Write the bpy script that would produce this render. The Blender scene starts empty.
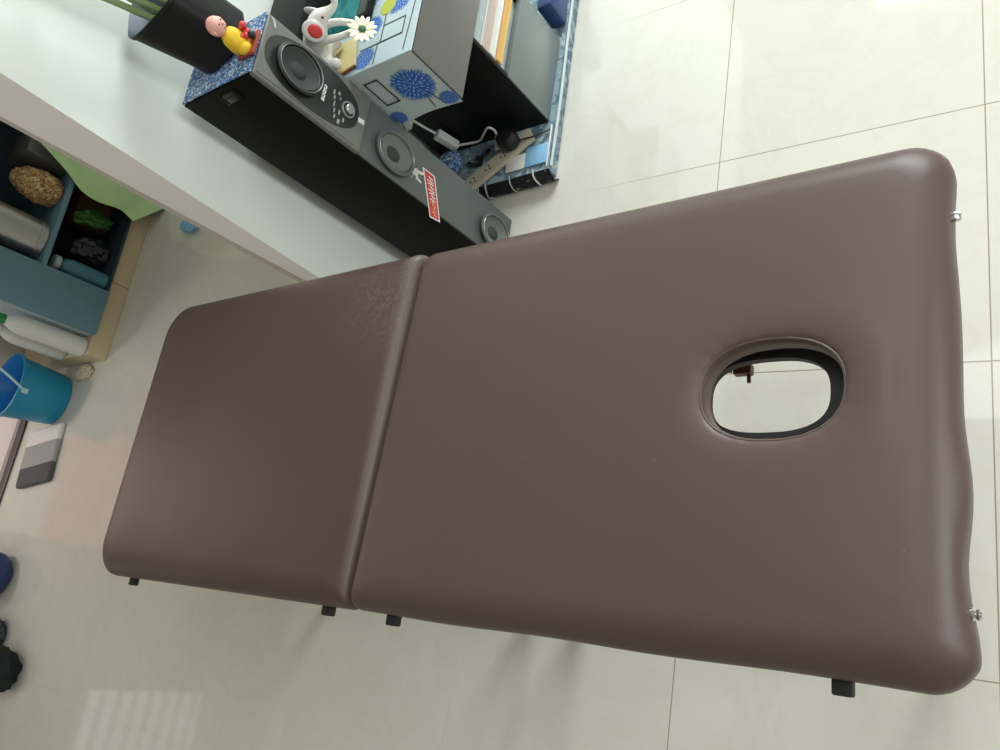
import bpy, bmesh, math, random
from mathutils import Vector, Matrix, Euler, noise
from mathutils.geometry import delaunay_2d_cdt

random.seed(7)
scn = bpy.context.scene
COL = scn.collection
PI = math.pi

# ------------------------------------------------------------------ materials
def srgb(r, g, b):
    f = lambda c: ((c / 255.0) / 12.92) if c / 255.0 <= 0.04045 else (((c / 255.0) + 0.055) / 1.055) ** 2.4
    return (f(r), f(g), f(b), 1.0)

def mat(name, col, rough=0.5, metal=0.0, var=0.0, vscale=8.0, bump=0.0, bscale=60.0, spec=0.5, trans=0.0,
        coat=0.0, emit=None, estr=0.0):
    m = bpy.data.materials.new(name); m.use_nodes = True
    nt = m.node_tree; b = nt.nodes['Principled BSDF']
    b.inputs['Base Color'].default_value = col
    b.inputs['Roughness'].default_value = rough
    b.inputs['Metallic'].default_value = metal
    b.inputs['Specular IOR Level'].default_value = spec
    b.inputs['Transmission Weight'].default_value = trans
    b.inputs['Coat Weight'].default_value = coat
    if emit:
        b.inputs['Emission Color'].default_value = emit
        b.inputs['Emission Strength'].default_value = estr
    tc = nt.nodes.new('ShaderNodeTexCoord')
    if var > 0:
        n = nt.nodes.new('ShaderNodeTexNoise'); n.inputs['Scale'].default_value = vscale
        n.inputs['Detail'].default_value = 5
        nt.links.new(tc.outputs['Object'], n.inputs['Vector'])
        mx = nt.nodes.new('ShaderNodeMix'); mx.data_type = 'RGBA'
        lo = tuple(c * (1 - var) for c in col[:3]) + (1,)
        hi = tuple(min(1, c * (1 + var)) for c in col[:3]) + (1,)
        mx.inputs['A'].default_value = lo; mx.inputs['B'].default_value = hi
        nt.links.new(n.outputs['Fac'], mx.inputs['Factor'])
        nt.links.new(mx.outputs['Result'], b.inputs['Base Color'])
    if bump > 0:
        n2 = nt.nodes.new('ShaderNodeTexNoise'); n2.inputs['Scale'].default_value = bscale
        n2.inputs['Detail'].default_value = 4
        nt.links.new(tc.outputs['Object'], n2.inputs['Vector'])
        bp = nt.nodes.new('ShaderNodeBump'); bp.inputs['Strength'].default_value = bump
        bp.inputs['Distance'].default_value = 0.002
        nt.links.new(n2.outputs['Fac'], bp.inputs['Height'])
        nt.links.new(bp.outputs['Normal'], b.inputs['Normal'])
    return m

def tile_material():
    m = bpy.data.materials.new('cream_marble_tile'); m.use_nodes = True
    nt = m.node_tree; L = nt.links; b = nt.nodes['Principled BSDF']
    N = lambda t: nt.nodes.new(t)
    tc = N('ShaderNodeTexCoord'); mp = N('ShaderNodeMapping')
    mp.vector_type = 'TEXTURE'
    mp.inputs['Rotation'].default_value = (0, 0, math.radians(-1.75))
    L.new(tc.outputs['Object'], mp.inputs['Vector'])
    sp = N('ShaderNodeSeparateXYZ'); L.new(mp.outputs['Vector'], sp.inputs[0])
    T = 0.596
    def M(op, a, bb=None, c=None):
        n = N('ShaderNodeMath'); n.operation = op
        for i, v in enumerate((a, bb, c)):
            if v is None: continue
            if isinstance(v, (int, float)): n.inputs[i].default_value = v
            else: L.new(v, n.inputs[i])
        return n.outputs[0]
    def line(axis, off):
        u = M('DIVIDE', M('SUBTRACT', axis, off), T)
        f = M('FRACT', M('ADD', u, 0.5))
        d = M('ABSOLUTE', M('SUBTRACT', f, 0.5))
        return M('LESS_THAN', d, 0.0021), M('FLOOR', u)
    lx, ix = line(sp.outputs['X'], -0.134)
    ly, iy = line(sp.outputs['Y'], 1.2165)
    joint = M('MAXIMUM', lx, ly)
    # veins, shifted from tile to tile
    cmb = N('ShaderNodeCombineXYZ'); L.new(M('MULTIPLY', ix, 3.17), cmb.inputs[0]); L.new(M('MULTIPLY', iy, 5.31), cmb.inputs[1])
    va = N('ShaderNodeVectorMath'); va.operation = 'ADD'
    L.new(mp.outputs['Vector'], va.inputs[0]); L.new(cmb.outputs[0], va.inputs[1])
    n1 = N('ShaderNodeTexNoise'); n1.inputs['Scale'].default_value = 4.5; n1.inputs['Detail'].default_value = 8
    n1.inputs['Roughness'].default_value = 0.62; n1.inputs['Distortion'].default_value = 0.8
    L.new(va.outputs[0], n1.inputs['Vector'])
    v = M('ABSOLUTE', M('SUBTRACT', n1.outputs['Fac'], 0.5))
    rp = N('ShaderNodeMapRange'); rp.inputs['From Min'].default_value = 0.0; rp.inputs['From Max'].default_value = 0.05
    rp.inputs['To Min'].default_value = 1.0; rp.inputs['To Max'].default_value = 0.0
    L.new(v, rp.inputs['Value'])
    n2 = N('ShaderNodeTexNoise'); n2.inputs['Scale'].default_value = 2.0; n2.inputs['Detail'].default_value = 4
    L.new(va.outputs[0], n2.inputs['Vector'])
    c1 = N('ShaderNodeMix'); c1.data_type = 'RGBA'
    c1.inputs['A'].default_value = srgb(214, 211, 199); c1.inputs['B'].default_value = srgb(221, 219, 209)
    L.new(n2.outputs['Fac'], c1.inputs['Factor'])
    c2 = N('ShaderNodeMix'); c2.data_type = 'RGBA'; c2.inputs['B'].default_value = srgb(205, 200, 184)
    L.new(c1.outputs['Result'], c2.inputs['A']); L.new(M('MULTIPLY', rp.outputs['Result'], 0.22), c2.inputs['Factor'])
    c3 = N('ShaderNodeMix'); c3.data_type = 'RGBA'; c3.inputs['B'].default_value = srgb(158, 146, 126)
    L.new(c2.outputs['Result'], c3.inputs['A']); 
    fade = N('ShaderNodeMapRange'); fade.inputs['From Min'].default_value = -1.15; fade.inputs['From Max'].default_value = -.75
    fade.inputs['To Min'].default_value = .10; fade.inputs['To Max'].default_value = 1.0   # joints painted fainter towards the kitchen, where light doesn't bring them out
    L.new(sp.outputs['X'], fade.inputs['Value'])
    jf = M('MULTIPLY', joint, fade.outputs['Result'])
    L.new(jf, c3.inputs['Factor'])
    L.new(c3.outputs['Result'], b.inputs['Base Color'])
    r = N('ShaderNodeMapRange'); r.inputs['To Min'].default_value = 0.04; r.inputs['To Max'].default_value = 0.075
    L.new(n2.outputs['Fac'], r.inputs['Value'])
    L.new(r.outputs['Result'], b.inputs['Roughness'])
    bp = N('ShaderNodeBump'); bp.inputs['Strength'].default_value = 0.5; bp.inputs['Distance'].default_value = 0.001; bp.invert = True
    L.new(jf, bp.inputs['Height']); L.new(bp.outputs['Normal'], b.inputs['Normal'])
    return m

def leather_material(name, c, scuff, worn_x=None):
    m = bpy.data.materials.new(name); m.use_nodes = True
    nt = m.node_tree; L = nt.links; b = nt.nodes['Principled BSDF']
    N = lambda t: nt.nodes.new(t)
    tc = N('ShaderNodeTexCoord')
    n = N('ShaderNodeTexNoise'); n.inputs['Scale'].default_value = 5; n.inputs['Detail'].default_value = 6
    L.new(tc.outputs['Object'], n.inputs['Vector'])
    mx = N('ShaderNodeMix'); mx.data_type = 'RGBA'
    mx.inputs['A'].default_value = tuple(k * .9 for k in c[:3]) + (1,); mx.inputs['B'].default_value = tuple(k * 1.1 for k in c[:3]) + (1,)
    L.new(n.outputs['Fac'], mx.inputs['Factor'])
    # dusty scuffs: sparse pale specks
    n3 = N('ShaderNodeTexNoise'); n3.inputs['Scale'].default_value = 85; n3.inputs['Detail'].default_value = 3
    L.new(tc.outputs['Object'], n3.inputs['Vector'])
    rp = N('ShaderNodeMapRange'); rp.inputs['From Min'].default_value = 0.745; rp.inputs['From Max'].default_value = 0.80
    rp.inputs['To Max'].default_value = scuff
    L.new(n3.outputs['Fac'], rp.inputs['Value'])
    m2 = N('ShaderNodeMix'); m2.data_type = 'RGBA'; m2.inputs['B'].default_value = srgb(150, 135, 125)
    L.new(mx.outputs['Result'], m2.inputs['A']); L.new(rp.outputs['Result'], m2.inputs['Factor'])
    last = m2
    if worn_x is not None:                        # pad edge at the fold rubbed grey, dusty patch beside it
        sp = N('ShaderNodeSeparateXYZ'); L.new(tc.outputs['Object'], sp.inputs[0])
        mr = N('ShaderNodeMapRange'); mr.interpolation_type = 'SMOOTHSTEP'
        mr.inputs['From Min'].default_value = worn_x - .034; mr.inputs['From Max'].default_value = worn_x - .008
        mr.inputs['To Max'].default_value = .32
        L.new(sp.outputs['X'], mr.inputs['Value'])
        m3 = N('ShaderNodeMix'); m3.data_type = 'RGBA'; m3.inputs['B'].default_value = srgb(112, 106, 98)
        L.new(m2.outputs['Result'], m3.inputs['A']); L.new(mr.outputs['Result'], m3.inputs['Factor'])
        di = N('ShaderNodeVectorMath'); di.operation = 'DISTANCE'; di.inputs[1].default_value = (worn_x - .06, .60, .685)
        L.new(tc.outputs['Object'], di.inputs[0])
        md = N('ShaderNodeMapRange'); md.inputs['From Min'].default_value = .02; md.inputs['From Max'].default_value = .15
        md.inputs['To Min'].default_value = .34; md.inputs['To Max'].default_value = 0
        L.new(di.outputs['Value'], md.inputs['Value'])
        n4 = N('ShaderNodeTexNoise'); n4.inputs['Scale'].default_value = 110; n4.inputs['Detail'].default_value = 5; n4.inputs['Roughness'].default_value = .75
        L.new(tc.outputs['Object'], n4.inputs['Vector'])
        m5 = N('ShaderNodeMapRange'); m5.inputs['From Min'].default_value = .48; m5.inputs['From Max'].default_value = .72
        L.new(n4.outputs['Fac'], m5.inputs['Value'])
        mm = N('ShaderNodeMath'); mm.operation = 'MULTIPLY'
        L.new(md.outputs['Result'], mm.inputs[0]); L.new(m5.outputs['Result'], mm.inputs[1])
        m4 = N('ShaderNodeMix'); m4.data_type = 'RGBA'; m4.inputs['B'].default_value = srgb(146, 138, 130)
        L.new(m3.outputs['Result'], m4.inputs['A']); L.new(mm.outputs[0], m4.inputs['Factor'])
        last = m4
    L.new(last.outputs['Result'], b.inputs['Base Color'])
    b.inputs['Roughness'].default_value = 0.44
    b.inputs['Specular IOR Level'].default_value = 0.5
    v = N('ShaderNodeTexVoronoi'); v.inputs['Scale'].default_value = 420
    L.new(tc.outputs['Object'], v.inputs['Vector'])
    bp = N('ShaderNodeBump'); bp.inputs['Strength'].default_value = 0.10; bp.inputs['Distance'].default_value = 0.0006
    L.new(v.outputs['Distance'], bp.inputs['Height']); L.new(bp.outputs['Normal'], b.inputs['Normal'])
    return m

def printed_material(name, base, inks, scale, thresh=0.52):
    """small all-over print (blue cloth, newspaper, onion net ...)"""
    m = bpy.data.materials.new(name); m.use_nodes = True
    nt = m.node_tree; L = nt.links; b = nt.nodes['Principled BSDF']; b.inputs['Roughness'].default_value = 0.75
    tc = nt.nodes.new('ShaderNodeTexCoord')
    prev = None
    for i, ink in enumerate(inks):
        n = nt.nodes.new('ShaderNodeTexNoise'); n.inputs['Scale'].default_value = scale * (1 + .37 * i); n.inputs['Detail'].default_value = 3
        n.inputs['Distortion'].default_value = 1.2
        L.new(tc.outputs['Object'], n.inputs['Vector'])
        g = nt.nodes.new('ShaderNodeMath'); g.operation = 'GREATER_THAN'; g.inputs[1].default_value = thresh
        L.new(n.outputs['Fac'], g.inputs[0])
        mx = nt.nodes.new('ShaderNodeMix'); mx.data_type = 'RGBA'
        mx.inputs['A'].default_value = base
        if prev: L.new(prev, mx.inputs['A'])
        mx.inputs['B'].default_value = ink
        L.new(g.outputs[0], mx.inputs['Factor']); prev = mx.outputs['Result']
    L.new(prev, b.inputs['Base Color'])
    return m

def striped_material(name, cols, axis, period, rough=.9):
    m = bpy.data.materials.new(name); m.use_nodes = True
    nt = m.node_tree; L = nt.links; b = nt.nodes['Principled BSDF']; b.inputs['Roughness'].default_value = rough
    tc = nt.nodes.new('ShaderNodeTexCoord'); sp = nt.nodes.new('ShaderNodeSeparateXYZ')
    L.new(tc.outputs['Object'], sp.inputs[0])
    a = nt.nodes.new('ShaderNodeMath'); a.operation = 'DIVIDE'; a.inputs[1].default_value = period
    L.new(sp.outputs[axis], a.inputs[0])
    f = nt.nodes.new('ShaderNodeMath'); f.operation = 'FRACT'; L.new(a.outputs[0], f.inputs[0])
    r = nt.nodes.new('ShaderNodeValToRGB'); r.color_ramp.interpolation = 'CONSTANT'
    e = r.color_ramp.elements
    e[0].position = 0; e[0].color = cols[0]; e[1].position = 1.0 / len(cols); e[1].color = cols[1]
    for i in range(2, len(cols)):
        k = e.new(i / len(cols)); k.color = cols[i]
    L.new(f.outputs[0], r.inputs[0])
    n = nt.nodes.new('ShaderNodeTexNoise'); n.inputs['Scale'].default_value = 160; L.new(tc.outputs['Object'], n.inputs['Vector'])
    mx = nt.nodes.new('ShaderNodeMix'); mx.data_type = 'RGBA'; mx.blend_type = 'MULTIPLY'; mx.inputs['Factor'].default_value = .7
    L.new(r.outputs['Color'], mx.inputs['A']); L.new(n.outputs['Color'], mx.inputs['B'])
    g = nt.nodes.new('ShaderNodeMix'); g.data_type = 'RGBA'; g.blend_type = 'ADD'; g.inputs['Factor'].default_value = 0.35
    L.new(mx.outputs['Result'], g.inputs['A']); L.new(r.outputs['Color'], g.inputs['B'])
    L.new(g.outputs['Result'], b.inputs['Base Color'])
    return m

M = {}
M['tile'] = tile_material()
M['leather'] = leather_material('brown_leatherette', srgb(85, 68, 63), .5)
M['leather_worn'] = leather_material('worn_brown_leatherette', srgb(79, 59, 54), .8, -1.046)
M['leather_dark'] = mat('dark_leatherette', srgb(52, 38, 34), .55)
M['wall'] = mat('white_wall_paint', srgb(232, 240, 234), .55, var=.03, vscale=3)
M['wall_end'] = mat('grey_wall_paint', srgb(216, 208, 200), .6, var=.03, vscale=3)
M['black_vinyl'] = mat('black_woodgrain_vinyl', srgb(13, 14, 12), .6, var=.3, vscale=30, bump=.05, spec=.12)
M['black_paint'] = mat('black_board', srgb(10, 11, 11), .55, spec=.25)
M['black_plastic'] = mat('black_plastic', srgb(22, 23, 24), .4)
M['grey_front'] = mat('grey_panel', srgb(106, 108, 103), .5, var=.04, vscale=6)
M['grey_dark'] = mat('charcoal_baffle', srgb(88, 94, 94), .5, var=.05, vscale=10)
M['laminate'] = mat('grey_laminate', srgb(98, 98, 94), .4, var=.05, vscale=5)
M['laminate_blue'] = mat('blue_grey_laminate', srgb(112, 122, 122), .38, var=.05, vscale=5)
M['cone'] = mat('speaker_cone', srgb(62, 65, 65), .7, spec=.25)
M['cone_light'] = mat('pale_speaker_cone', srgb(112, 115, 112), .7, spec=.25)
M['rubber'] = mat('rubber', srgb(20, 21, 22), .55)
M['silver'] = mat('silver_ring', srgb(178, 181, 178), .35, metal=.6)
M['chrome'] = mat('chrome', srgb(215, 215, 215), .15, metal=1)
M['panel_gloss'] = mat('dark_control_panel', srgb(46, 48, 46), .28)
M['white_ink'] = mat('white_print', srgb(225, 228, 225), .6)
M['grey_ink'] = mat('grey_print', srgb(150, 154, 150), .6)
M['red_ink'] = mat('red_print', srgb(196, 60, 58), .55, var=.25, vscale=90)
M['orange_ink'] = mat('orange_print', srgb(232, 138, 86), .55)
M['sheet'] = mat('pale_blue_oilcloth', srgb(178, 198, 204), .42, var=.06, vscale=9)
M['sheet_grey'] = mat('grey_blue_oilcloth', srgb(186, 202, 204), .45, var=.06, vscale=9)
M['blue_ink'] = mat('blue_print', srgb(40, 92, 178), .5, var=.25, vscale=120)
M['blue_pale'] = mat('pale_blue_print', srgb(148, 190, 228), .5)
M['line_ink'] = mat('black_outline_print', srgb(38, 44, 52), .5)
M['blue_cloth'] = printed_material('blue_white_printed_cloth', srgb(84, 128, 176), [srgb(198, 212, 218), srgb(52, 88, 144)], 90)
M['bundle_print'] = printed_material('printed_plastic_wrap', srgb(134, 156, 166), [srgb(168, 186, 192), srgb(98, 122, 138)], 15, .55)
M['bundle_black'] = printed_material('crumpled_black_plastic', srgb(26, 30, 32), [srgb(120, 128, 126)], 26, .66)
M['board'] = mat('beige_plastic', srgb(202, 196, 172), .5)
M['white_plastic'] = mat('white_plastic', srgb(224, 226, 222), .4, var=.03, vscale=20)
M['cream'] = mat('cream_plastic', srgb(218, 206, 186), .5)
M['lightblue'] = mat('light_blue_plastic', srgb(140, 190, 224), .35)
M['navy'] = mat('navy_blue', srgb(36, 62, 112), .5, var=.1, vscale=30)
M['teal_cloth'] = mat('teal_cloth', srgb(18, 112, 112), .8, var=.15, vscale=30)
M['porcelain'] = mat('white_ceramic', srgb(224, 222, 216), .3, coat=.3)
M['red_gloss'] = mat('red_glaze', srgb(208, 66, 62), .35)
M['skin'] = mat('pink_glaze', srgb(236, 176, 160), .4)
M['yellow'] = mat('yellow_cloth', srgb(236, 196, 40), .6)
M['petal'] = mat('cream_petals', srgb(238, 236, 208), .6)
M['leafgreen'] = mat('dark_green', srgb(52, 100, 62), .6)
M['stem'] = mat('bamboo_stem', srgb(142, 160, 110), .45, var=.25, vscale=25)
M['stem_dark'] = mat('dark_leaf', srgb(62, 98, 56), .45, var=.25, vscale=25)
M['soil'] = mat('soil', srgb(38, 40, 30), .95, bump=.8)
M['pot'] = mat('black_nursery_plastic', srgb(18, 19, 20), .45, bump=.25, bscale=18, spec=.3)
M['pot_in'] = mat('blue_grey_pot_inside', srgb(66, 84, 98), .45)
M['kitchen_blue'] = mat('blue_painted_steel', srgb(104, 142, 160), .45, var=.08, vscale=5)
M['kitchen_pale'] = mat('pale_blue_paint', srgb(176, 194, 202), .5, var=.05, vscale=5)
M['kitchen_dark'] = mat('dark_teal_paint', srgb(40, 62, 72), .6)
M['plinth'] = mat('beige_tile', srgb(212, 196, 162), .35, var=.05, vscale=4)
M['steel'] = mat('brushed_steel', srgb(190, 194, 194), .32, metal=.9)
M['onion'] = printed_material('netted_onions', srgb(186, 152, 100), [srgb(216, 204, 150), srgb(146, 90, 58)], 44, .53)
M['green_sheet'] = mat('green_plastic_sheet', srgb(196, 236, 172), .4, var=.1, vscale=7)
M['green_bag'] = mat('bright_green_plastic', srgb(54, 108, 40), .35, var=.2, vscale=20)
M['dark_bag'] = mat('dark_plastic_bag', srgb(44, 44, 54), .3, var=.4, vscale=25)
M['brown_box'] = mat('brown_carton', srgb(120, 84, 50), .8)
M['bucket'] = mat('blue_bucket_plastic', srgb(28, 142, 180), .35, var=.05, vscale=6)
M['bucket_in'] = mat('blue_bucket_inside', srgb(28, 126, 196), .4)
M['clear'] = mat('clear_wire_handle', srgb(182, 214, 224), .25)
M['bottle_teal'] = mat('teal_bottle', srgb(72, 128, 146), .25)
M['cap_green'] = mat('green_cap', srgb(24, 132, 60), .4)
M['mat_stripe'] = striped_material('banded_grey_mat', [srgb(92, 92, 96), srgb(172, 170, 170), srgb(240, 236, 234)], 1, .34)
M['threshold'] = mat('dark_brown_granite', srgb(62, 46, 40), .3, var=.2, vscale=60)
M['threshold_grey'] = mat('grey_granite', srgb(150, 140, 140), .3)
M['wash_floor'] = mat('washroom_tile', srgb(226, 216, 212), .3)
M['pink_tile'] = mat('pink_wall_tile', srgb(232, 160, 158), .4)
M['cloth_black'] = mat('black_cloth', srgb(16, 28, 28), .85, bump=.5)
M['denim'] = printed_material('dark_printed_cloth', srgb(52, 62, 76), [srgb(96, 104, 104), srgb(22, 26, 32)], 60)
M['wood'] = mat('brown_wood', srgb(112, 72, 44), .45, var=.25, vscale=14)
M['wood_pale'] = mat('pale_wood', srgb(196, 182, 130), .6, var=.1, vscale=30)
M['paper_white'] = mat('white_paper', srgb(228, 230, 226), .5, var=.04, vscale=40)
M['paper_pink'] = mat('pinkish_paper', srgb(214, 198, 190), .6)
M['paper_yellow'] = mat('yellow_folder', srgb(222, 190, 112), .5)
M['paper_orange'] = mat('orange_folder', srgb(220, 166, 132), .5)
M['poly'] = mat('clear_polythene_wrap', srgb(192, 206, 208), .2, var=.15, vscale=30)
M['brass'] = mat('brass', srgb(150, 120, 80), .35, metal=.8)
M['slat'] = mat('louvre_slat', srgb(236, 238, 236), .5, emit=(1, .98, .95, 1), estr=.0)

# ------------------------------------------------------------------ geometry helpers
def link(name, me, parent=None):
    o = bpy.data.objects.new(name, me); COL.objects.link(o)
    if parent: o.parent = parent
    return o

def obj(name, bm, m, parent=None, smooth=True, angle=35):
    """one mesh object; m is a material or a list of them"""
    me = bpy.data.meshes.new(name)
    bmesh.ops.recalc_face_normals(bm, faces=bm.faces)
    bm.to_mesh(me); bm.free()
    for k in (m if isinstance(m, (list, tuple)) else [m]): me.materials.append(k)
    if smooth:
        for p in me.polygons: p.use_smooth = True
        try: me.set_sharp_from_angle(angle=math.radians(angle))
        except Exception: pass
    return link(name, me, parent)

def thing(name, label, cat, loc=(0, 0, 0), rz=0, group=None):
    o = bpy.data.objects.new(name, None); COL.objects.link(o)
    o.empty_display_size = .05
    o.location = loc; o.rotation_euler = (0, 0, rz)
    tag(o, label, cat, group); return o

def tag(o, label, cat, group=None):
    o['label'] = label; o['category'] = cat
    if group: o['group'] = group
    return o

def struct(name, bm, m, smooth=False):
    o = obj(name, bm, m, None, smooth); o['kind'] = 'structure'; return o

def merge(bm, tmp, mtx=None, mi=0):
    if mtx is not None: bmesh.ops.transform(tmp, matrix=mtx, verts=tmp.verts)
    for f in tmp.faces: f.material_index = mi
    me = bpy.data.meshes.new('tmp'); tmp.to_mesh(me); tmp.free()
    bm.from_mesh(me); bpy.data.meshes.remove(me)

def T(loc, rot=(0, 0, 0), sc=(1, 1, 1)):
    return Matrix.Translation(loc) @ Euler(rot).to_matrix().to_4x4() @ Matrix.Diagonal((*sc, 1))

def box(bm, c, s, r=0.0, rot=(0, 0, 0), mi=0, seg=2):
    t = bmesh.new(); bmesh.ops.create_cube(t, size=1)
    bmesh.ops.scale(t, vec=s, verts=t.verts)
    if r > 0: bmesh.ops.bevel(t, geom=t.edges[:], offset=r, segments=seg, profile=.5, affect='EDGES')
    merge(bm, t, T(c, rot), mi); return bm

def box2(bm, lo, hi, r=0.0, mi=0, seg=2):
    return box(bm, [(a + b) / 2 for a, b in zip(lo, hi)], [b - a for a, b in zip(lo, hi)], r, mi=mi, seg=seg)

def ball(bm, c, s, rot=(0, 0, 0), mi=0, u=20, v=12):
    t = bmesh.new(); bmesh.ops.create_uvsphere(t, u_segments=u, v_segments=v, radius=1)
    merge(bm, t, T(c, rot, s), mi); return bm

def lathe(bm, prof, mtx=None, n=32, mi=0, sx=1, sy=1, close=False):
    """prof: list of (r,z)"""
    t = bmesh.new(); rings = []
    for r, z in prof:
        if r < 1e-6: rings.append([t.verts.new((0, 0, z))])
        else: rings.append([t.verts.new((r * sx * math.cos(2 * PI * k / n), r * sy * math.sin(2 * PI * k / n), z)) for k in range(n)])
    for a, b in zip(rings, rings[1:]):
        for k in range(n):
            q = [a[k % len(a)], a[(k + 1) % len(a)], b[(k + 1) % len(b)], b[k % len(b)]]
            u = []
            for v in q:
                if v not in u: u.append(v)
            if len(u) > 2:
                try: t.faces.new(u)
                except ValueError: pass
    merge(bm, t, mtx, mi); return bm

def tube(bm, pts, r, n=10, mi=0, cap=True, flat=1.0):
    pts = [Vector(p) for p in pts]
    rad = r if isinstance(r, (list, tuple)) else [r] * len(pts)
    t = bmesh.new(); rings = []; up = Vector((0, 0, 1))
    for i, p in enumerate(pts):
        d = (pts[min(i + 1, len(pts) - 1)] - pts[max(i - 1, 0)]).normalized()
        if i == 0:
            up = Vector((0, 0, 1)) if abs(d.z) < .9 else Vector((1, 0, 0))
        s = d.cross(up).normalized(); up = s.cross(d).normalized()
        rings.append([t.verts.new(p + (s * math.cos(2 * PI * k / n) + up * flat * math.sin(2 * PI * k / n)) * rad[i]) for k in range(n)])
    for a, b in zip(rings, rings[1:]):
        for k in range(n): t.faces.new((a[k], a[(k + 1) % n], b[(k + 1) % n], b[k]))
    if cap:
        t.faces.new(rings[0][::-1]); t.faces.new(rings[-1])
    merge(bm, t, None, mi); return bm

def spline(pts, k=6):
    P = [Vector(p) for p in pts]; P = [P[0] * 2 - P[1]] + P + [P[-1] * 2 - P[-2]]
    out = []
    for i in range(1, len(P) - 2):
        for j in range(k):
            u = j / k; a, b, c, d = P[i - 1:i + 3]
            out.append(.5 * ((2 * b) + (c - a) * u + (2 * a - 5 * b + 4 * c - d) * u * u + (3 * b - a - 3 * c + d) * u ** 3))
    out.append(P[-2]); return out

def poly(bm, pts, mi=0, thick=None):
    vs = [bm.verts.new(p) for p in pts]; f = bm.faces.new(vs); f.material_index = mi
    if thick:
        ret = bmesh.ops.extrude_face_region(bm, geom=[f])
        nv = [g for g in ret['geom'] if isinstance(g, bmesh.types.BMVert)]
        bmesh.ops.translate(bm, vec=thick, verts=nv)
        for g in ret['geom']:
            if isinstance(g, bmesh.types.BMFace): g.material_index = mi
        for v in vs:
            for ff in v.link_faces: ff.material_index = mi
    return f

def lumpy(bm, c, s, amp=.25, fr=3.0, seed=0, mi=0, u=28, v=18, rot=(0, 0, 0), flat_base=True):
    t = bmesh.new(); bmesh.ops.create_uvsphere(t, u_segments=u, v_segments=v, radius=1)
    for w in t.verts:
        n = noise.fractal(w.co * fr + Vector((seed * 7.3, seed * 3.1, 0)), 1.0, 2.0, 3)
        w.co *= 1 + amp * n
        if flat_base and w.co.z < -.7: w.co.z = -.7
    merge(bm, t, T(c, rot, s), mi); return bm

def cloth_grid(bm, fn, nu, nv, mi=0):
    """fn(u,v)->(x,y,z)"""
    vs = [[bm.verts.new(fn(i / nu, j / nv)) for j in range(nv + 1)] for i in range(nu + 1)]
    for i in range(nu):
        for j in range(nv):
            f = bm.faces.new((vs[i][j], vs[i + 1][j], vs[i + 1][j + 1], vs[i][j + 1])); f.material_index = mi
    return bm

def text_bm(bm, s, size, mtx, depth=.0006, mi=0, bold=False):
    cu = bpy.data.curves.new('t', 'FONT'); cu.body = s; cu.size = size; cu.extrude = depth
    cu.align_x = 'CENTER'; cu.align_y = 'CENTER'; cu.resolution_u = 3
    if bold: cu.offset = size * .02
    o = bpy.data.objects.new('t', cu); COL.objects.link(o)
    bpy.context.view_layer.update()
    me = bpy.data.meshes.new_from_object(o.evaluated_get(bpy.context.evaluated_depsgraph_get()))
    t = bmesh.new(); t.from_mesh(me); merge(bm, t, mtx, mi)
    bpy.data.meshes.remove(me); bpy.data.objects.remove(o); bpy.data.curves.remove(cu)
    return bm

def plane_x(x, y, z, rot=0.0):
    """matrix that lays XY-drawn shapes on a face looking toward +x (x right -> +y, y up -> +z)"""
    return Matrix.Translation((x, y, z)) @ Matrix(((0, 0, 1, 0), (1, 0, 0, 0), (0, 1, 0, 0), (0, 0, 0, 1))) @ Matrix.Rotation(rot, 4, 'Z')

# ------------------------------------------------------------------ camera
cam = bpy.data.cameras.new('camera'); co = bpy.data.objects.new('camera', cam); COL.objects.link(co)
cam.sensor_width = 36; cam.lens = 27.912; cam.clip_start = .02
rx, ry, rz = (.805234, .135231, -.577331), (.077168, .941467, .328155), (.587914, -.308793, .747665)
co.matrix_world = Matrix(((rx[0], ry[0], rz[0], 0), (rx[1], ry[1], rz[1], 0), (rx[2], ry[2], rz[2], 1.68), (0, 0, 0, 1)))
scn.camera = co

# ------------------------------------------------------------------ setting
b = bmesh.new(); box2(b, (-4.37, -2.6, -.05), (2.2, 4.2, 0)); struct('floor', b, M['tile'])
# partition wall: a free wall end between the hall and the kitchen
b = bmesh.new(); box2(b, (-1.81, .888, 0), (-1.68, 4.2, 2.7))
b.normal_update()
for v in b.verts:
    if v.co.y < 1: v.co.y += (.06 * (v.co.z - .9) + .007) * ((v.co.x + 1.81) / .13)
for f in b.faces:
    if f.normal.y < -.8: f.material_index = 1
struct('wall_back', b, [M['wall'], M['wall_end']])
# left wall with the washroom doorway
b = bmesh.new()
box2(b, (-4.56, .76, 0), (-4.47, 4.2, 2.7)); box2(b, (-4.56, .13, 2.1), (-4.47, .76, 2.7))
box2(b, (-4.56, -.62, 0), (-4.47, .13, 2.7)); box2(b, (-4.56, -1.75, 0), (-4.47, -.62, .75)); box2(b, (-4.56, -1.75, 1.65), (-4.47, -.62, 2.7))
box2(b, (-4.56, -2.6, 0), (-4.47, -1.75, 2.7))
struct('wall_left', b, M['wall_end'])
b = bmesh.new()
for k in range(9):
    box(b, (-4.52, -1.185, .80 + k * .098), (.012, 1.12, .07), 0, rot=(0, -.75, 0))
struct('window_1', b, M['slat'])
b = bmesh.new(); box2(b, (-5.7, -.6, -.02), (-4.47, 1.3, .01)); struct('floor_washroom', b, M['wash_floor'])
b = bmesh.new(); box2(b, (-5.74, -.6, -.02), (-5.7, 1.3, .8), mi=0); box2(b, (-5.74, -.6, .8), (-5.7, 1.3, 2.4), mi=1)
struct('wall_washroom', b, [M['wall'], M['pink_tile']])
b = bmesh.new(); box2(b, (-4.43, .13, -.02), (-4.37, .76, .012), .003); struct('trim_1', b, M['threshold'])
b = bmesh.new(); box2(b, (-4.47, .13, -.02), (-4.43, .76, .014), .003); struct('trim_2', b, M['threshold_grey'])
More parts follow.
